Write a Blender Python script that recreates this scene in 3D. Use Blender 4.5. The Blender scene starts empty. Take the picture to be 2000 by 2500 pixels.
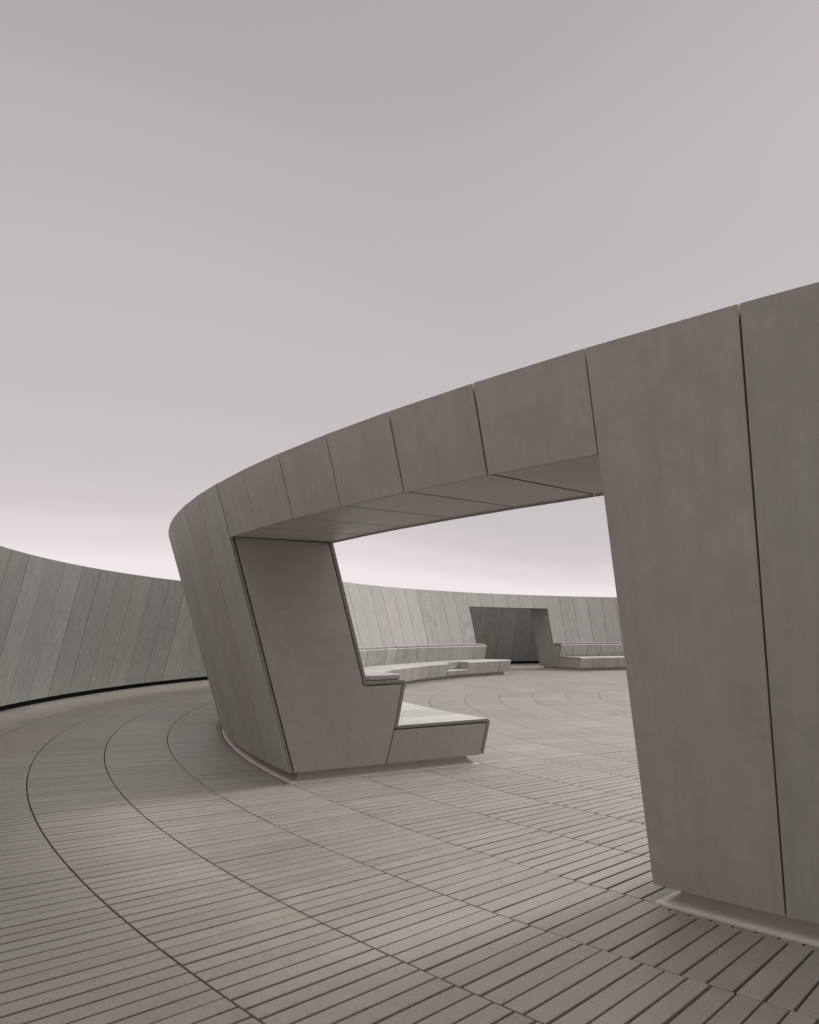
import bpy, bmesh, math, random
from math import sin, cos, pi, radians, sqrt
from mathutils import Vector

# ------------------------------------------------------------ camera, world, sun, exposure
SC = bpy.context.scene
D_CAM = 22.2925                     # metres from the centre of the ring to the camera
cam_d = bpy.data.cameras.new('camera'); cam = bpy.data.objects.new('camera', cam_d)
SC.collection.objects.link(cam); SC.camera = cam
cam.location = (0, -D_CAM, 1.6)
cam.rotation_euler = (pi/2-.0289, -.0012, 0.6814)
cam_d.sensor_fit = 'VERTICAL'; cam_d.sensor_height = 36.0
cam_d.lens = 36.0*1891.39/2500.0
cam_d.shift_x = -44.1/2500.0
cam_d.shift_y = 344.2/2500.0
cam_d.clip_start = 0.05; cam_d.clip_end = 2000

PHI_SUN = 0.29; SUN_EL = radians(43)
to_sun = Vector((sin(PHI_SUN)*cos(SUN_EL), cos(PHI_SUN)*cos(SUN_EL), sin(SUN_EL)))
sd = bpy.data.lights.new('sun', 'SUN'); sun = bpy.data.objects.new('sun', sd)
SC.collection.objects.link(sun)
sd.energy = 1.5; sd.angle = radians(12); sd.color = (1.0, 0.985, 0.96)
sun.rotation_euler = (-to_sun).to_track_quat('-Z', 'Y').to_euler()

W = bpy.data.worlds.new('World'); SC.world = W; W.use_nodes = True
nt = W.node_tree; nt.nodes.clear()
out = nt.nodes.new('ShaderNodeOutputWorld')
sky = nt.nodes.new('ShaderNodeTexSky'); sky.sky_type = 'NISHITA'; sky.sun_disc = False
sky.sun_elevation = SUN_EL; sky.sun_rotation = PHI_SUN; sky.dust_density = 6; sky.air_density = 1.0
b1 = nt.nodes.new('ShaderNodeBackground'); b1.inputs[1].default_value = 0.05
nt.links.new(sky.outputs[0], b1.inputs[0])
tc = nt.nodes.new('ShaderNodeTexCoord'); sep = nt.nodes.new('ShaderNodeSeparateXYZ')
nt.links.new(tc.outputs['Generated'], sep.inputs[0])
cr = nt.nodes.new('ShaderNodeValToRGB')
# the bright band on the horizon reaches higher towards one side
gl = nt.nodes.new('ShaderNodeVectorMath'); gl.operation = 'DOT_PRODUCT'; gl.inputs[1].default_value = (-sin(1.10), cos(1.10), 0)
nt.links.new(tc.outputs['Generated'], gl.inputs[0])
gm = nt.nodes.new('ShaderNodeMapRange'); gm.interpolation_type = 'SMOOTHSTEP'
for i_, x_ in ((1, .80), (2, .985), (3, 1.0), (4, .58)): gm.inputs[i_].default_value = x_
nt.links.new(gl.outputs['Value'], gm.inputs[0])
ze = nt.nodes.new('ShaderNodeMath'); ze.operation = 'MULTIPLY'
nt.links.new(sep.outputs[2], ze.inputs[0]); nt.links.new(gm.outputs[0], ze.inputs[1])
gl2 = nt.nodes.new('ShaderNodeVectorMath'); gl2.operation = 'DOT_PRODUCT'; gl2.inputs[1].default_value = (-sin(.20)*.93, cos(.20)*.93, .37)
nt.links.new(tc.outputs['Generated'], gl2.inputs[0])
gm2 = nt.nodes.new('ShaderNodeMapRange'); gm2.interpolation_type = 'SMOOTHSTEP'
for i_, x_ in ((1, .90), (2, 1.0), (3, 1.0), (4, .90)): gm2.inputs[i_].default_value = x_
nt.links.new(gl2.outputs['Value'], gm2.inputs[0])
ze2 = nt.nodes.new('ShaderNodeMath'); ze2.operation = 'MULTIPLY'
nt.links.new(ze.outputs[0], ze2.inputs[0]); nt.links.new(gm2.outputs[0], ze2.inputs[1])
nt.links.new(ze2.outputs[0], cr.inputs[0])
def lin(c):
    return tuple(((v/255.0)/12.92 if v/255.0 <= .04045 else ((v/255.0+.055)/1.055)**2.4) for v in c)+(1,)
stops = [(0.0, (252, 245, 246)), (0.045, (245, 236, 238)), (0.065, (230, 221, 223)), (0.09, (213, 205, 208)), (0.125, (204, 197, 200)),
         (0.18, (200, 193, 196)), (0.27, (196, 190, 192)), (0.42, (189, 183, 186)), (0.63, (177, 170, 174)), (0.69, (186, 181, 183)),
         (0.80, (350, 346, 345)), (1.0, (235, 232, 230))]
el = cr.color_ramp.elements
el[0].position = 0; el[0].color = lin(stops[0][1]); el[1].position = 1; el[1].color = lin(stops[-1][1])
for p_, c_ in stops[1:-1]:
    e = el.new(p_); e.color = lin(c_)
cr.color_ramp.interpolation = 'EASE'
# very soft cloud unevenness
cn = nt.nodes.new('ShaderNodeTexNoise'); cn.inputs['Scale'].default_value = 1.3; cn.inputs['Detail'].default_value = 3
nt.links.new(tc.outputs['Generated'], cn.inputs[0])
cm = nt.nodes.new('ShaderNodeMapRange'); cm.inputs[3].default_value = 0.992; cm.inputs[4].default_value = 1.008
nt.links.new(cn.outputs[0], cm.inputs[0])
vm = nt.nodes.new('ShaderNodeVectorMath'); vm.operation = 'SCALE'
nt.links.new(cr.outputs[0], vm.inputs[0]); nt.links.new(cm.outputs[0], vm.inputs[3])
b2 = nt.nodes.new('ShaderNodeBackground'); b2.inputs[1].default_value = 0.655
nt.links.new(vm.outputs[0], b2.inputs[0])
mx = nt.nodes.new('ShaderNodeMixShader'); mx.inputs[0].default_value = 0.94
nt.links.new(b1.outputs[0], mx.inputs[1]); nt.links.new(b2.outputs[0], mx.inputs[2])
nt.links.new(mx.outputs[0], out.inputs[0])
SC.view_settings.view_transform = 'Standard'; SC.view_settings.look = 'None'
SC.view_settings.exposure = 0.62; SC.view_settings.gamma = 1.0
SC.cycles.max_bounces = 6; SC.cycles.diffuse_bounces = 4

# ------------------------------------------------------------ ring geometry (all radii from the ring's centre)
S = 2*pi/152
PH0 = 0.1003
def ph(i): return PH0+i*S
def pos(r, phi, z): return Vector((-r*sin(phi), -r*cos(phi), z))
random.seed(7)

def prism(sections, uvs=None, closed_caps=True):
    """sections: two lists of the same number of points; returns a bmesh of the solid between them."""
    bm = bmesh.new(); uvl = bm.loops.layers.uv.new('UVMap')
    A, B = sections; n = len(A)
    va = [bm.verts.new(p) for p in A]; vb = [bm.verts.new(p) for p in B]
    acc = [0]
    for k in range(n): acc.append(acc[-1]+(A[(k+1) % n]-A[k]).length)
    for k in range(n):
        j = (k+1) % n
        f = bm.faces.new((va[k], va[j], vb[j], vb[k]))
        w = (B[k]-A[k]).length
        for l, uv in zip(f.loops, ((0, acc[k]), (0, acc[k+1]), (w, acc[k+1]), (w, acc[k]))): l[uvl].uv = uv
    for vs, ps in ((va, A), (vb, B)):
        f = bm.faces.new(vs)
        o = ps[0]; ax = (ps[-1]-ps[0]).normalized()
        for l in f.loops: l[uvl].uv = ((l.vert.co-o).xy.length, l.vert.co.z)
    bmesh.ops.recalc_face_normals(bm, faces=bm.faces)
    return bm

def mk(name, bm, mat, parent=None, bevel=0, color=None):
    me = bpy.data.meshes.new(name); bm.to_mesh(me); bm.free(); me.materials.append(mat)
    o = bpy.data.objects.new(name, me); SC.collection.objects.link(o)
    if parent: o.parent = parent
    if bevel:
        m = o.modifiers.new('edge', 'BEVEL'); m.width = bevel; m.segments = 2; m.limit_method = 'ANGLE'; m.angle_limit = radians(25)
    if color: o.color = color
    return o

def tag(o, label=None, cat=None, group=None, kind=None):
    for k, v in (('label', label), ('category', cat), ('group', group), ('kind', kind)):
        if v: o[k] = v
    return o

def thing(name, loc=(0, 0, 0)):
    o = bpy.data.objects.new(name, None); SC.collection.objects.link(o); o.location = loc; o.empty_display_size = .2
    return o

def span(profile, pa, pb, ga=0.0, gb=0.0):
    """solid with (r,z) profile along the straight chord from angle pa to pb, drawn in by ga/gb metres"""
    A, B = [], []
    j = random.uniform(-.0022, .0022) if ga or gb else 0      # panels never line up perfectly
    for r, z in profile:
        r += j
        a, b = pos(r, pa, z), pos(r, pb, z); L = (b-a).length
        A.append(a+(b-a)*(ga/L)); B.append(b-(b-a)*(gb/L))
    return prism((A, B))

def merge(dst, src):
    me = bpy.data.meshes.new('tmp'); src.to_mesh(me); src.free(); dst.from_mesh(me); bpy.data.meshes.remove(me)

# profile lines
def lerp(a, b, t): return a+(b-a)*t
OB = (18.05, .113); OT = (18.80, 3.033)           # outer (camera side) face, leaning out
IT = (17.70, 3.070); LB = (17.158, 1.040)         # inner (courtyard) face, leaning back
LF = (16.688, 1.046); LC = (16.662, 1.014); FT = (16.765, .535)
BF = (15.532, .541); BC = (15.498, .508); BB = (15.590, .115)
SK = .036
def on_outer(z): return lerp(OB[0], OT[0], (z-OB[1])/(OT[1]-OB[1]))
def on_inner(z): return lerp(LB[0], IT[0], (z-LB[1])/(IT[1]-LB[1]))
ZL = 2.520

def offset_open(pts, d):
    """offset an open polyline to its left by d, mitred"""
    n = len(pts); res = []
    def nrm(a, b):
        dx, dz = b[0]-a[0], b[1]-a[1]; L = math.hypot(dx, dz); return (-dz/L, dx/L)
    for i, p in enumerate(pts):
        ns = []
        if i > 0: ns.append(nrm(pts[i-1], p))
        if i < n-1: ns.append(nrm(p, pts[i+1]))
        if len(ns) == 1: res.append((p[0]+ns[0][0]*d, p[1]+ns[0][1]*d))
        else:
            mxx, mz = ns[0][0]+ns[1][0], ns[0][1]+ns[1][1]; q = (mxx*mxx+mz*mz)/2
            res.append((p[0]+mxx*d/q, p[1]+mz*d/q))
    return res
def cut(o, sides):
    """sawn edge of the cladding where it shows at a wall end"""
    me = o.data; me.materials.append(M_CUT); n = len(me.polygons)
    for s_ in sides: me.polygons[n-2+s_].material_index = 1
def skin(pts, d=SK): return list(pts)+offset_open(pts, d)[::-1]

outer_sk = skin([OB, OT], SK)                       # left of going up on outer face = towards centre
inner_line = [IT, LB]
back_sk = skin([(IT[0], IT[1]), (LB[0]-.011, LB[1]-.040)], SK)
ledge_sk = skin([(LB[0]-.012-.004, LB[1]-.001), LF, LC, (FT[0]-.0, FT[1]-.0)], SK)
bench_sk = skin([(FT[0]+.030, FT[1]-.002), BF, BC, BB], SK)

# ------------------------------------------------------------ materials
def nodes(name):
    m = bpy.data.materials.new(name); m.use_nodes = True
    t = m.node_tree; bs = t.nodes['Principled BSDF']
    return m, t, bs
def N(t, typ, **kw):
    n = t.nodes.new(typ)
    for k, v in kw.items():
        if k.startswith('i_'): n.inputs[int(k[2:])].default_value = v
        else: setattr(n, k, v)
    return n
def mathn(t, op, a, b=None, clamp=False):
    n = t.nodes.new('ShaderNodeMath'); n.operation = op; n.use_clamp = clamp
    for i, v in enumerate((a, b)):
        if v is None: continue
        if isinstance(v, (int, float)): n.inputs[i].default_value = v
        else: t.links.new(v, n.inputs[i])
    return n.outputs[0]
def maprange(t, v, a, b, c, d):
    n = t.nodes.new('ShaderNodeMapRange'); n.clamp = True
    t.links.new(v, n.inputs[0])
    for i, x in enumerate((a, b, c, d)): n.inputs[i+1].default_value = x
    return n.outputs[0]
def mixc(t, f, a, b, mode='MIX'):
    n = t.nodes.new('ShaderNodeMix'); n.data_type = 'RGBA'; n.blend_type = mode
    if isinstance(f, (int, float)): n.inputs[0].default_value = f
    else: t.links.new(f, n.inputs[0])
    for i, v in ((6, a), (7, b)):
        if isinstance(v, tuple): n.inputs[i].default_value = v if len(v) == 4 else v+(1,)
        else: t.links.new(v, n.inputs[i])
    return n.outputs[2]
def scalec(t, c, s):
    n = t.nodes.new('ShaderNodeVectorMath'); n.operation = 'SCALE'
    t.links.new(c, n.inputs[0]); t.links.new(s, n.inputs[3]); return n.outputs[0]
def noise(t, vec, scale, detail=4, rough=.55, dim='3D'):
    n = t.nodes.new('ShaderNodeTexNoise'); n.inputs['Scale'].default_value = scale
    n.inputs['Detail'].default_value = detail; n.inputs['Roughness'].default_value = rough
    t.links.new(vec, n.inputs[0]); return n.outputs[0]

def concrete(name, ca, cb, streak=.10, blotch=.10, tone=.08, rough=.62, wear=0.0, cc=None):
    """cast concrete: brushed streaks run the length of each panel; every panel has its own tone and seed.
    object colour: R = tone offset around .5, G = amount of dark weathering, B = tint towards cc, seeds from Object Info."""
    m, t, bs = nodes(name)
    uv = N(t, 'ShaderNodeUVMap'); info = N(t, 'ShaderNodeObjectInfo')
    seed = N(t, 'ShaderNodeCombineXYZ')
    t.links.new(mathn(t, 'MULTIPLY', info.outputs['Random'], 91.7), seed.inputs[2])
    t.links.new(mathn(t, 'MULTIPLY', info.outputs['Random'], 37.3), seed.inputs[0])
    add = N(t, 'ShaderNodeVectorMath', operation='ADD'); t.links.new(uv.outputs[0], add.inputs[0]); t.links.new(seed.outputs[0], add.inputs[1])
    vec = add.outputs[0]
    def stretched(sx, sy):
        mp = N(t, 'ShaderNodeMapping'); mp.inputs['Scale'].default_value = (sx, sy, 1); t.links.new(vec, mp.inputs[0]); return mp.outputs[0]
    s1 = noise(t, stretched(22, 1.1), 1.0, 5, .6)
    s2 = noise(t, stretched(5, .8), 1.0, 4, .55)
    b1_ = noise(t, vec, 2.2, 6, .6)
    b2_ = noise(t, vec, 9.0, 5, .65)
    f = noise(t, vec, 160, 2, .5)
    sepc = N(t, 'ShaderNodeSeparateColor'); t.links.new(info.outputs['Color'], sepc.inputs[0])
    base = mixc(t, maprange(t, b1_, .3, .7, 0, 1), ca, cb)
    if cc: base = mixc(t, mathn(t, 'MULTIPLY', sepc.outputs[2], maprange(t, s2, .35, .65, .25, 1)), base, cc)
    k = mathn(t, 'ADD', 1.0, maprange(t, s1, .25, .75, -streak, streak))
    k = mathn(t, 'ADD', k, maprange(t, s2, .3, .7, -streak*.8, streak*.8))
    k = mathn(t, 'ADD', k, maprange(t, b2_, .3, .7, -blotch, blotch))
    k = mathn(t, 'ADD', k, maprange(t, sepc.outputs[0], 0, 1, -tone*2, tone*2))
    k = mathn(t, 'ADD', k, maprange(t, f, .3, .7, -.02, .02))
    # weathering: dark algae-like patches, stretched down the panel
    wv = noise(t, stretched(13, 3.5), 1.0, 8, .72)
    wf = noise(t, vec, 26, 4, .7)
    wsum = mathn(t, 'ADD', wv, mathn(t, 'MULTIPLY', wf, .35))
    wm = maprange(t, wsum, .60, .80, 0, 1)
    wm = mathn(t, 'MULTIPLY', wm, sepc.outputs[1])
    k = mathn(t, 'MULTIPLY', k, mathn(t, 'SUBTRACT', 1.0, mathn(t, 'MULTIPLY', wm, .40)))
    # small pits
    pv = noise(t, vec, 70, 2, .5)
    pit = maprange(t, pv, .22, .27, .78, 1)
    k = mathn(t, 'MULTIPLY', k, pit)
    t.links.new(scalec(t, base, k), bs.inputs['Base Color'])
    t.links.new(maprange(t, b2_, .3, .7, rough-.07, rough+.07), bs.inputs['Roughness'])
    bs.inputs['Specular IOR Level'].default_value = .3
    bp = N(t, 'ShaderNodeBump'); bp.inputs['Strength'].default_value = .12; bp.inputs['Distance'].default_value = .004
    t.links.new(mathn(t, 'ADD', mathn(t, 'ADD', b2_, mathn(t, 'MULTIPLY', s1, .6)), mathn(t, 'MULTIPLY', f, .35)), bp.inputs['Height'])
    t.links.new(bp.outputs[0], bs.inputs['Normal'])
    return m

M_OUT = concrete('outer_cladding_concrete', (.425, .389, .358), (.382, .356, .324), .05, .06, .05, .55, cc=(.405, .395, .345))
M_JAMB = concrete('jamb_concrete', (.348, .333, .297), (.340, .319, .286), .02, .06, .03, .6)
M_SOFF = concrete('soffit_concrete', (.40, .392, .358), (.37, .36, .325), .02, .06, .03, .45)
M_BACK = concrete('weathered_bench_concrete', (.43, .422, .398), (.385, .378, .355), .05, .06, .05, .75, cc=(.48, .46, .40))
M_WALL = concrete('outer_wall_concrete', (.325, .323, .314), (.292, .290, .279), .035, .10, .055, .65, cc=(.36, .34, .30))
def plain(name, c, rough=.7, nz=.0, sc=6):
    m, t, bs = nodes(name)
    if nz:
        co = N(t, 'ShaderNodeTexCoord')
        a = noise(t, co.outputs['Object'], sc, 5, .6)
        k = maprange(t, a, .3, .7, 1-nz, 1+nz)
        rgb = N(t, 'ShaderNodeRGB'); rgb.outputs[0].default_value = c+(1,)
        t.links.new(scalec(t, rgb.outputs[0], k), bs.inputs['Base Color'])
    else: bs.inputs['Base Color'].default_value = c+(1,)
    bs.inputs['Roughness'].default_value = rough; bs.inputs['Specular IOR Level'].default_value = .25
    return m
M_CORE = plain('dark_backing', (.012, .012, .011), .9)
M_CUT = plain('sawn_concrete_edge', (.23, .222, .195), .85, .15, 40)
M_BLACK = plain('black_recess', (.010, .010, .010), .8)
M_COVE = plain('beige_cove', (.70, .635, .53), .5, .05, 5)
M_BED = plain('joint_bed', (.034, .030, .024), .95, .4, 60)
M_GROUND = plain('ground_gravel', (.16, .15, .13), .95, .2, 3)

# floor planks
M_FLOOR, t, bs = nodes('paving_concrete')
co = N(t, 'ShaderNodeTexCoord'); O = co.outputs['Object']
at = N(t, 'ShaderNodeAttribute', attribute_name='tone'); at2 = N(t, 'ShaderNodeAttribute', attribute_name='warm')
big = noise(t, O, .55, 4, .6); mid = noise(t, O, 6, 5, .65); fine = noise(t, O, 38, 4, .65); grit = noise(t, O, 120, 3, .7)
base = mixc(t, at2.outputs['Fac'], (.286, .263, .231), (.276, .248, .208))
k = mathn(t, 'ADD', 1.0, maprange(t, at.outputs['Fac'], 0, 1, -.12, .12))
k = mathn(t, 'ADD', k, maprange(t, big, .3, .7, -.07, .07))
k = mathn(t, 'ADD', k, maprange(t, mid, .3, .7, -.06, .06))
k = mathn(t, 'ADD', k, maprange(t, grit, .3, .7, -.15, .15))
k = mathn(t, 'MULTIPLY', k, maprange(t, fine, .32, .41, .66, 1))
vo = N(t, 'ShaderNodeTexVoronoi'); vo.inputs['Scale'].default_value = 9; t.links.new(O, vo.inputs[0])
fleck = maprange(t, vo.outputs['Distance'], .018, .034, 1, 0)
colr = mixc(t, mathn(t, 'MULTIPLY', fleck, maprange(t, mid, .5, .62, 0, 1)), scalec(t, base, k), (.62, .60, .56))
t.links.new(colr, bs.inputs['Base Color'])
t.links.new(maprange(t, mid, .3, .7, .38, .50), bs.inputs['Roughness']); bs.inputs['Specular IOR Level'].default_value = .8
bp = N(t, 'ShaderNodeBump'); bp.inputs['Strength'].default_value = .25; bp.inputs['Distance'].default_value = .003
t.links.new(mathn(t, 'ADD', fine, mathn(t, 'MULTIPLY', grit, .5)), bp.inputs['Height']); t.links.new(bp.outputs[0], bs.inputs['Normal'])

M_CUSH, t, bs = nodes('mauve_woven_fabric')
co = N(t, 'ShaderNodeTexCoord')
w1 = N(t, 'ShaderNodeTexWave', bands_direction='X'); w1.inputs['Scale'].default_value = 160
w2 = N(t, 'ShaderNodeTexWave', bands_direction='Y'); w2.inputs['Scale'].default_value = 160
t.links.new(co.outputs['Object'], w1.inputs[0]); t.links.new(co.outputs['Object'], w2.inputs[0])
nn = noise(t, co.outputs['Object'], 14, 4, .6)
kk = mathn(t, 'ADD', mathn(t, 'MULTIPLY', mathn(t, 'ADD', w1.outputs[1], w2.outputs[1]), .06), maprange(t, nn, .3, .7, .84, 1.0))
rgb = N(t, 'ShaderNodeRGB'); rgb.outputs[0].default_value = (.38, .335, .345, 1)
t.links.new(scalec(t, rgb.outputs[0], kk), bs.inputs['Base Color']); bs.inputs['Roughness'].default_value = .9
bs.inputs['Sheen Weight'].default_value = .25

# ------------------------------------------------------------ ground and plaza floor (structure)
bm = bmesh.new()
bmesh.ops.create_circle(bm, cap_ends=True, segments=96, radius=900)
for v in bm.verts: v.co.z = -.30
g = mk('ground', bm, M_GROUND); tag(g, kind='structure')

bm = bmesh.new()
bmesh.ops.create_circle(bm, cap_ends=True, segments=200, radius=22.75)
for v in bm.verts: v.co.z = -.020
bed = mk('joint_bed', bm, M_BED); tag(bed, kind='structure')

RD, WR = 18.0276, .8060
verts, faces, tone, warm = [], [], [], []
rnd = random.Random(3)
def plank(r0, r1, phi, w, dz, tn, wm):
    """a rectangular chamfered plank lying radially, its centre line at angle phi"""
    er = Vector((-sin(phi), -cos(phi), 0)); et = Vector((-cos(phi), sin(phi), 0))
    c = .002; b = len(verts)
    for inset, z in ((0, -.035), (0, -.003+dz), (c, dz)):
        for a_, s_ in ((r0+inset, -1), (r1-inset, -1), (r1-inset, 1), (r0+inset, 1)):
            p = er*a_+et*(s_*(w/2-inset)); verts.append((p.x, p.y, z))
    faces.append((b+8, b+9, b+10, b+11))
    for l in (0, 4):
        for q in range(4):
            q2 = (q+1) % 4; faces.append((b+l+q, b+l+q2, b+l+4+q2, b+l+4+q))
    tone.extend([tn]*9); warm.extend([wm]*9)
counts = {0: 0.1620, -1: .1442, -2: .1396, -3: .1353}
k = -6
while RD-k*WR > 1.2:
    r_out = RD-k*WR; r_in = max(r_out-WR, .45); ro = r_out
    # ring k spans from r_in to r_out where k counts inward from the wall line
    n = None
    kk_ = k            # ring just inside circle k
    outer = RD-kk_*WR; inner = outer-WR
    if inner < .5: break
    if inner > 22.5: k += 1; continue
    outer_c = min(outer, 22.55)
    st = {-1: .1620, -2: .1442, -3: .1396, -4: .1353}.get(kk_)
    nn_ = round(2*pi/(st*S)) if st else round(2*pi*(inner+.3)/.117)
    step = 2*pi/nn_
    ring_off = {-1: .0606+.0, -2: 0}.get(kk_, rnd.random()*step)
    jr = .0045 if kk_ not in (-3, -4) else .0055
    r0 = inner+jr; r1 = outer_c-jr
    if kk_ == -1: r0 = 18.092
    cluster = .5; cw = .4
    for i in range(nn_):
        phi = ring_off+i*step+rnd.uniform(-.0012, .0012)/inner
        if rnd.random() < .16: cluster = rnd.random(); cw = min(1, max(0, rnd.gauss(.45, .3)))
        tn = min(1, max(0, .5*cluster+.5*rnd.random())); wm = min(1, max(0, cw+rnd.uniform(-.2, .2)))
        at_door = kk_ == -1 and ((phi-PH0)/S) % 38 < 6.05
        w = step*r0-(.78 if kk_ in (-1, -2) else 1)*(rnd.uniform(.011, .015) if rnd.random() < .85 else rnd.uniform(.016, .021))
        plank(inner+jr if at_door else r0, r1, phi, w, rnd.uniform(-.0012, .0012), tn, wm)
        if kk_ == -1 and not at_door:
            plank(18.045, 18.083, phi+step*.5, w, rnd.uniform(-.006, -.003), tn, wm)
    k += 1
me = bpy.data.meshes.new('plaza_floor'); me.from_pydata(verts, [], faces); me.materials.append(M_FLOOR)
for nm, dat in (('tone', tone), ('warm', warm)):
    a = me.attributes.new(nm, 'FLOAT', 'FACE'); a.data.foreach_set('value', dat)
bm = bmesh.new(); bm.from_mesh(me); bmesh.ops.recalc_face_normals(bm, faces=bm.faces); bm.to_mesh(me); bm.free()
fl = bpy.data.objects.new('plaza_floor', me); SC.collection.objects.link(fl); tag(fl, kind='structure')
bm = bmesh.new(); bmesh.ops.create_circle(bm, cap_ends=True, segments=64, radius=1.3)
mk('floor_centre', bm, M_GROUND)
tag(bpy.data.objects['floor_centre'], kind='structure')

# ------------------------------------------------------------ colours per panel
def col(weather=0.0, tint=None):
    return (random.uniform(.1, .9), weather, random.uniform(0, .7) if tint is None else tint, 1)

GAP = .011
def g_(): return random.uniform(.0045, .0075)
def gw(): return random.uniform(.006, .0095)

def cove(a, b):
    """the flared beige plinth all round the footprint between panel lines a and b"""
    ro, ri = 18.030, 15.640
    pts_o = [(ro, ph(i)) for i in range(a, b+1)]; pts_i = [(ri, ph(i)) for i in range(b, a-1, -1)]
    loops = []; n = 9
    for s in range(n):
        th = s/(n-1)*pi/2; ins = .125*cos(th); z = .112-.107*sin(th)
        ring = []
        for r, p in pts_o: 
            q = pos(r-ins, p, z)
            e = Vector((-cos(p), sin(p), 0))
            if abs(p-ph(a)) < 1e-6: q += e*ins
            if abs(p-ph(b)) < 1e-6: q -= e*ins
            ring.append(q)
        for r, p in pts_i:
            q = pos(r+ins, p, z); e = Vector((-cos(p), sin(p), 0))
            if abs(p-ph(a)) < 1e-6: q += e*ins
            if abs(p-ph(b)) < 1e-6: q -= e*ins
            ring.append(q)
        loops.append(ring)
    loops.append([Vector((v.x, v.y, -.012)) for v in loops[-1]])
    bm = bmesh.new(); vs = [[bm.verts.new(p) for p in ring] for ring in loops]
    m = len(loops[0])
    for s in range(len(loops)-1):
        for q in range(m):
            f = bm.faces.new((vs[s][q], vs[s][(q+1) % m], vs[s+1][(q+1) % m], vs[s+1][q])); f.smooth = s < len(loops)-2
    bm.faces.new(vs[0])
    bmesh.ops.recalc_face_normals(bm, faces=bm.faces)
    # sharp mitre at the four corners
    no = len(pts_o)
    corners = {0, no-1, no, m-1}
    for s in range(len(loops)-1):
        for q in corners:
            e = bm.edges.get((vs[s][q], vs[s+1][q]))
            if e: e.smooth = False
    return bm

def jamb_faces(thing_, idx, sgn):
    """end cladding of a wall section at panel line idx; sgn=+1 when the section lies at higher numbers"""
    e = .051
    i_line = [(IT[0], IT[1]), LB]; 
    inner_pts = offset_open([IT, (LB[0]-.012, LB[1]-.047+.0), ], e)
    ob, ot = offset_open([OB, OT], e)
    def at_z(p, q, z): t_ = (z-p[1])/(q[1]-p[1]); return (lerp(p[0], q[0], t_), z)
    it, lb = offset_open([IT, LB], e)
    lower = offset_open([(LB[0]+.3, LB[1]-.0037), LF, LC, FT, (FT[0]+.2, FT[1])], e)
    # ledge underside line height at the back
    zl = lambda r: lower[0][1]+(lower[1][1]-lower[0][1])*(r-lower[0][0])/(lower[1][0]-lower[0][0])
    back = at_z(it, lb, 1.0); back = (back[0]+.000, zl(back[0])); back = at_z(it, lb, back[1])
    lf = (lower[1][0], lower[1][1]); lf2 = lower[2]
    seam_top = (16.826, .489); seam_bot = (16.925, .113)
    foot = at_z(lower[2], (16.820, .500), .500) if False else (16.818, .492)
    main = [at_z(ob, ot, .113), at_z(ob, ot, 2.528), at_z(it, lb, 2.528), back, lf, lf2, foot, seam_bot]
    bl = offset_open([(FT[0], FT[1]), BF, BC, BB], e)
    bz = lambda r: bl[0][1]+(bl[1][1]-bl[0][1])*(r-bl[0][0])/(bl[1][0]-bl[0][0])
    st = (16.808, bz(16.808)); sb = (16.911, .113)
    t_ = (.113-bl[2][1])/(bl[3][1]-bl[2][1]); bb = (lerp(bl[2][0], bl[3][0], t_), .113)
    bench = [sb, st, bl[1], bl[2], bb]
    et = Vector((-cos(ph(idx)), sin(ph(idx)), 0))*sgn
    for nm, poly in (('end_panel', main), ('bench_end_panel', bench)):
        A = [pos(r, ph(idx), z)+et*.002 for r, z in poly]; B = [pos(r, ph(idx), z)+et*.038 for r, z in poly]
        mk(nm, prism((A, B)), M_JAMB, thing_, .0025, col(0))

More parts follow.
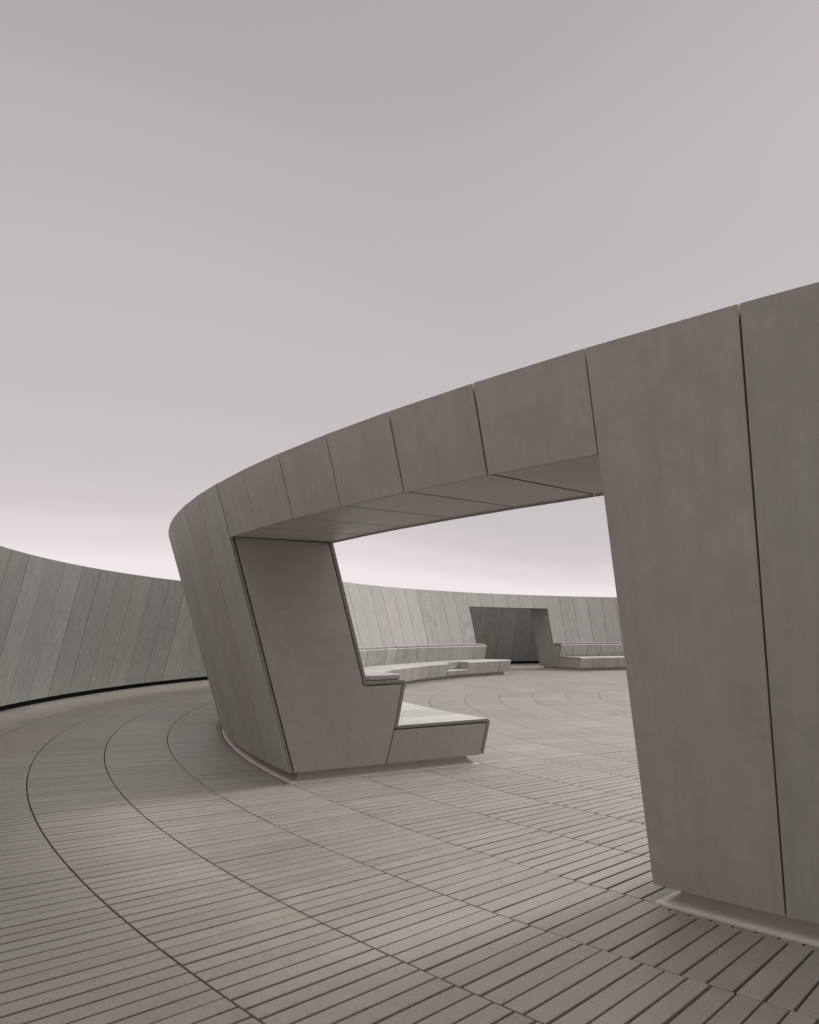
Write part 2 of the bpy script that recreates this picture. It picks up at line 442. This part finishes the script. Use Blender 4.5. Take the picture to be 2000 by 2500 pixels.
def section(name, a, b, notch=(), ends=(True, True), outer_sub=None, weather=None):
    T = thing(name, pos(16.9, ph((a+b)/2), 0))
    Tinv = -T.location
    objs = []
    n0 = set(SC.collection.objects)
    # dark core
    core = bmesh.new()
    cl = offset_open([OB, OT, IT, LB, LF, LC, FT, BF, BC, BB], SK+.008)
    cl[0] = (cl[0][0], .128); cl[-1] = (cl[-1][0], .128)
    for i in range(a, b):
        ga = .042 if i == a else 0; gb = .042 if i == b-1 else 0
        merge(core, span(cl, ph(i), ph(i+1), ga, gb))
    # remove inner walls between consecutive core pieces where the notch is
    if notch:
        bm2 = bmesh.new()
        cl2 = offset_open([OB, OT, IT, LB, LF, LC, FT, (15.95, .538), (15.95, .25), (15.60, .25), BB], SK+.008)
        cl2[0] = (cl2[0][0], .128); cl2[-1] = (cl2[-1][0], .128)
        core.free(); core = bmesh.new()
        for i in range(a, b):
            ga = .042 if i == a else 0; gb = .042 if i == b-1 else 0
            merge(core, span(cl2 if i in notch else cl, ph(i), ph(i+1), ga+(0.002 if i-1 in notch else 0), gb))
        bm2.free()
    mk('core', core, M_CORE, T)
    mk('plinth', cove(a, b), M_COVE, T)
    cap = bmesh.new()
    cp = [(OT[0]-SK-.006, OT[1]-.012), (IT[0]+SK+.006, IT[1]-.012), (IT[0]+SK+.006, IT[1]-.035), (OT[0]-SK-.006, OT[1]-.035)]
    for i in range(a, b): merge(cap, span(cp, ph(i), ph(i+1), .003, .003))
    mk('coping', cap, M_OUT, T, 0, col(.3))
    for i in range(a, b):
        ga = 0 if i == a else g_(); gb = 0 if i == b-1 else g_()
        wth = weather(i) if weather else 0.0
        c1 = pcol('outer', i, 0)
        if i in range(6, 20): ga = 0 if i == a else gw()*1.4; gb = gw()*1.4
        mk('outer_panel', span(outer_sk, ph(i), ph(i+1), ga, gb), M_OUT, T, .0022, c1)
        c2 = col(wth)
        ga = 0 if i == a else gw(); gb = 0 if i == b-1 else gw()
        mk('back_panel', span(back_sk, ph(i), ph(i+1), ga, gb), M_BACK, T, .0022, pcol('back', i, wth))
        mk('ledge_panel', span(ledge_sk, ph(i), ph(i+1), ga, gb), M_BACK, T, .0022, pcol('ledge', i, wth))
        if i in notch:
            st = skin([(15.935, .290), (15.556, .292), (15.538, .272), BB], SK)
            mk('step_panel', span(st, ph(i), ph(i+1), ga, gb), M_BACK, T, .0022, col(random.choice((0, .1, .25))))
            ri = skin([(FT[0]+.030, FT[1]-.002), (15.872, .540), (15.906, .300)], SK)
            mk('bench_panel', span(ri, ph(i), ph(i+1), ga, gb), M_BACK, T, .0022, col(random.choice((0, .1, .25))))
        else:
            mk('bench_panel', span(bench_sk, ph(i), ph(i+1), ga, gb), M_BACK, T, .0022, col(random.choice((0, .1, .25))))
        if i in (a, b-1):
            for o in list(SC.collection.objects)[-4:]: o['slot'] = i
    for i_, sd_ in ((a, 0), (b-1, 1)):
        for o in [o for o in SC.collection.objects if o.parent == T and o.get('slot') == i_]: cut(o, [sd_])
    for o in SC.collection.objects:
        if o.parent == T and 'slot' in o: del o['slot']
    if notch:
        cheek = [(15.50, .505), (15.545, .530), (15.91, .530), (15.93, .285), (15.545, .285)]
        for idx, s in ((min(notch), 1), (max(notch)+1, -1)):
            et = Vector((-cos(ph(idx)), sin(ph(idx)), 0))*s
            A = [pos(r+.03, ph(idx), z-.012)+et*.004 for r, z in cheek]; B = [pos(r+.03, ph(idx), z-.012)+et*.03 for r, z in cheek]
            mk('cheek_panel', prism((A, B)), M_JAMB, T, 0, col(0))
    if ends[0]: jamb_faces(T, a, +1)
    if ends[1]: jamb_faces(T, b, -1)
    for o in list(SC.collection.objects):
        if o.parent == T: o.location = Tinv
    return T

def lintel(name, a, b):
    T = thing(name, pos(18.1, ph((a+b)/2), ZL)); Tinv = -T.location
    o_l = skin([(on_outer(ZL), ZL), OT], SK); i_l = skin([IT, (on_inner(ZL+.008), ZL+.008)], SK)
    cl = offset_open([(on_outer(ZL), ZL), OT, IT, (on_inner(ZL), ZL)], SK+.008)
    cl[0] = (cl[0][0], ZL+.052); cl[-1] = (cl[-1][0], ZL+.052)
    core = bmesh.new(); cap = bmesh.new()
    cp = [(OT[0]-SK-.006, OT[1]-.012), (IT[0]+SK+.006, IT[1]-.012), (IT[0]+SK+.006, IT[1]-.035), (OT[0]-SK-.006, OT[1]-.035)]
    so = (on_outer(ZL)-SK-.009); si = on_inner(ZL)+SK+.009
    sf = [(so, ZL+.010), (so, ZL+.045), (si, ZL+.050), (si, ZL+.016)]
    for i in range(a, b):
        merge(core, span(cl, ph(i), ph(i+1))); merge(cap, span(cp, ph(i), ph(i+1), .003, .003))
    mk('core', core, M_CORE, T); mk('coping', cap, M_OUT, T, 0, col(.3))
    for i in range(a, b):
        ga, gb = gw(), gw()
        mk('outer_panel', span(o_l, ph(i), ph(i+1), ga, gb), M_OUT, T, .0022, col(0, random.uniform(0, .2)))
        mk('inner_panel', span(i_l, ph(i), ph(i+1), ga, gb), M_BACK, T, .0022, col(.1, .1))
        mk('soffit_panel', span(sf, ph(i), ph(i+1), ga*1.7, gb*1.7), M_SOFF, T, .002, col(0))
    for o in list(SC.collection.objects):
        if o.parent == T: o.location = Tinv
    return T

def pcol(kind, i, wth):
    if kind == 'outer' and i in (-1, -2): return ((.60, 0, .15, 1), (.22, 0, 1, 1))[-1-i]
    if kind == 'outer': return {6: (.6, 0, 1, 1), 7: (.45, 0, 0, 1), 8: (.65, 0, .9, 1), 9: (.3, 0, .5, 1), 10: (.75, 0, .3, 1)}.get(i, col(0))
    t_ = .5 if (kind, i) in (('back', 31), ('ledge', 29), ('ledge', 45)) else random.uniform(0, .25)
    w_ = {('back', 34): .9, ('back', 37): .75, ('back', 35): .25, ('back', 45): .6, ('ledge', 28): .6, ('ledge', 30): .8, ('ledge', 31): 1, ('ledge', 32): .9}.get((kind, i), random.choice((0, .05, .15, .25)))
    return (random.uniform(.2, .85), w_, t_, 1)
WT = {24: .3, 25: .5, 26: .2, 27: .9, 28: .35, 29: .9, 30: 1.0, 31: .9, 32: .3, 33: .2, 34: .15, 35: .2, 36: .3, 37: .5, 44: .3, 45: .4}
def weath(i): return WT.get(i, random.choice((.1, .2, .35, .5)))
A = section('curved_wall', -32, 0, (), (True, True), weather=weath)
tag(A, kind='thing', label='tall leaning grey concrete pier at the right edge of the photo, at the frame edge', cat='wall')
B = section('curved_wall', 6, 38, (32, 33), (True, True), weather=weath)
tag(B, kind='thing', label='curved concrete wall left of the near opening, its stepped bench end facing the photographer', cat='wall')
Cc = section('curved_wall', 44, 76, (), (True, True), weather=weath)
tag(Cc, kind='thing', label='far concrete wall with stepped benches right of the distant doorway', cat='wall')
L1 = lintel('lintel', 0, 6); tag(L1, kind='thing', label='big concrete beam bridging the near opening, six square panels against the sky', cat='lintel')
L2 = lintel('lintel', 38, 44); tag(L2, kind='thing', label='small distant concrete beam over the far doorway in the bench wall', cat='lintel')

# ------------------------------------------------------------ outer perimeter wall
OPH = 0.7166
OW_B = (22.459, .118); OW_T = (21.637, 3.011)
ow = skin([OW_T, OW_B], SK)[:]     # going down on the inside face; left = away from centre
# make sure thickness goes outward
if ow[-1][0] < OW_T[0]: ow = skin([OW_B, OW_T], SK)
T = thing('perimeter_wall', pos(22.5, OPH+10*S, 0)); Tinv = -T.location
tag(T, kind='thing', label='inward leaning perimeter wall of tall grey concrete panels above a black floor gap', cat='wall')
core = bmesh.new(); rec = bmesh.new(); rest = bmesh.new()
for i in range(6, 152):            # panels 0-5 are the doorway in which the camera stands
    a_, b_ = OPH+(i-20)*S, OPH+(i-19)*S
    merge(core, span([(22.515, .126), (21.690, 3.000), (22.05, 3.000), (22.86, .126)], a_, b_))
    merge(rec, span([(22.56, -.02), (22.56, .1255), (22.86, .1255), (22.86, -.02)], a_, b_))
    if i >= 70: merge(rest, span(ow, a_, b_, .005, .005))
mk('core', core, M_CORE, T); mk('black_recess', rec, M_BLACK, T)
for p_, s_ in ((OPH-14*S, -1), (OPH+132*S, 1)):
    et = Vector((-cos(p_), sin(p_), 0))*s_
    poly = [(22.459, .118), (21.637, 3.011), (22.07, 3.011), (22.88, .118)]
    mk('end_panel', prism(([pos(r, p_, z)+et*.002 for r, z in poly], [pos(r, p_, z)+et*.036 for r, z in poly])), M_JAMB, T, .003, col(0))
r_ = mk('wall_panel', rest, M_WALL, T); r_['kind'] = 'stuff'
for i in range(6, 70):
    ga, gb = random.uniform(.005, .009), random.uniform(.005, .009)
    tint = random.choice((0, .1, .3, .8)); 
    mk('wall_panel', span(ow, OPH+(i-20)*S, OPH+(i-19)*S, ga, gb), M_WALL, T, .0022, (random.uniform(0, 1), random.choice((0, .1, .25)), tint, 1))
for o in list(SC.collection.objects):
    if o.parent == T: o.location = Tinv

# ------------------------------------------------------------ seat cushions
def cushion_mesh():
    bm = bmesh.new()
    nx, ny, nz = 12, 18, 6; L, Wd, H = .672, .425, .064
    bmesh.ops.create_cube(bm, size=1)
    bmesh.ops.subdivide_edges(bm, edges=bm.edges, cuts=15, use_grid_fill=True)
    for v in bm.verts:
        x, y, z = v.co*2
        # superellipsoid style rounding
        hx, hy, hz = Wd/2, L/2, H/2; r = .028
        px, py, pz = x*hx, y*hy, z*hz
        qx, qy, qz = max(-hx+r, min(hx-r, px)), max(-hy+r, min(hy-r, py)), max(-hz+r, min(hz-r, pz))
        d = Vector((px-qx, py-qy, pz-qz))
        if d.length > 1e-9: d = d.normalized()*r
        bulge = (1-x*x)*(1-y*y)*.006*(1 if z > 0 else 0)
        v.co = Vector((qx, qy, qz))+d+Vector((0, 0, H/2+bulge))
    for f in bm.faces: f.smooth = True
    bmesh.ops.recalc_face_normals(bm, faces=bm.faces)
    return bm
def piping_mesh():
    bm = bmesh.new(); L, Wd, H = .672, .425, .064; path = []
    hx, hy, c = Wd/2-.004, L/2-.004, .022
    for cx_, cy_, a0 in ((hx-c, hy-c, 0), (-hx+c, hy-c, pi/2), (-hx+c, -hy+c, pi), (hx-c, -hy+c, 1.5*pi)):
        for q in range(5):
            a_ = a0+q/4*pi/2; path.append(Vector((cx_+c*cos(a_), cy_+c*sin(a_), H-.011)))
    n = len(path); rings = []
    for i, p in enumerate(path):
        tg = (path[(i+1) % n]-path[i-1]).normalized(); nr = tg.cross(Vector((0, 0, 1)))
        rings.append([bm.verts.new(p+nr*(.0035*cos(a_))+Vector((0, 0, .0035*sin(a_)))) for a_ in [q*pi/3 for q in range(6)]])
    for i in range(n):
        for q in range(6):
            f = bm.faces.new((rings[i][q], rings[i][(q+1) % 6], rings[(i+1) % n][(q+1) % 6], rings[(i+1) % n][q])); f.smooth = True
    bmesh.ops.recalc_face_normals(bm, faces=bm.faces)
    return bm
first = mk('seat_cushion', cushion_mesh(), M_CUSH)
pip = mk('piping', piping_mesh(), M_CUSH, first)
ordn = ['first', 'second', 'third', 'fourth', 'fifth', 'sixth', 'seventh', 'eighth', 'ninth', 'tenth', 'eleventh', 'twelfth', 'thirteenth', 'fourteenth']
places = [(6, 'plump mauve grey cushion on the upper ledge of the near bench end')]
for q in range(12): places.append((37-q, '%s flat mauve cushion left of the far doorway on the bench wall ledge' % ordn[q]))
for q in range(6): places.append((44+q, '%s flat mauve cushion right of the far doorway on the bench wall ledge' % ordn[q]))
for q, (i, lab) in enumerate(places):
    if q == 0: o = first
    else:
        o = first.copy(); SC.collection.objects.link(o)
        p2 = pip.copy(); SC.collection.objects.link(p2); p2.parent = o
    c_ = (pos(16.925, ph(i), 0)+pos(16.925, ph(i+1), 0))/2
    zc = 1.0455
    d = (pos(16.9, ph(i+1), 0)-pos(16.9, ph(i), 0))
    o.location = (c_.x, c_.y, zc)
    o.rotation_euler = (0, -.012, math.atan2(d.y, d.x)-pi/2+random.uniform(-.006, .006))
    tag(o, lab, 'cushion', 'seat cushions on the bench ledges' if q else None)
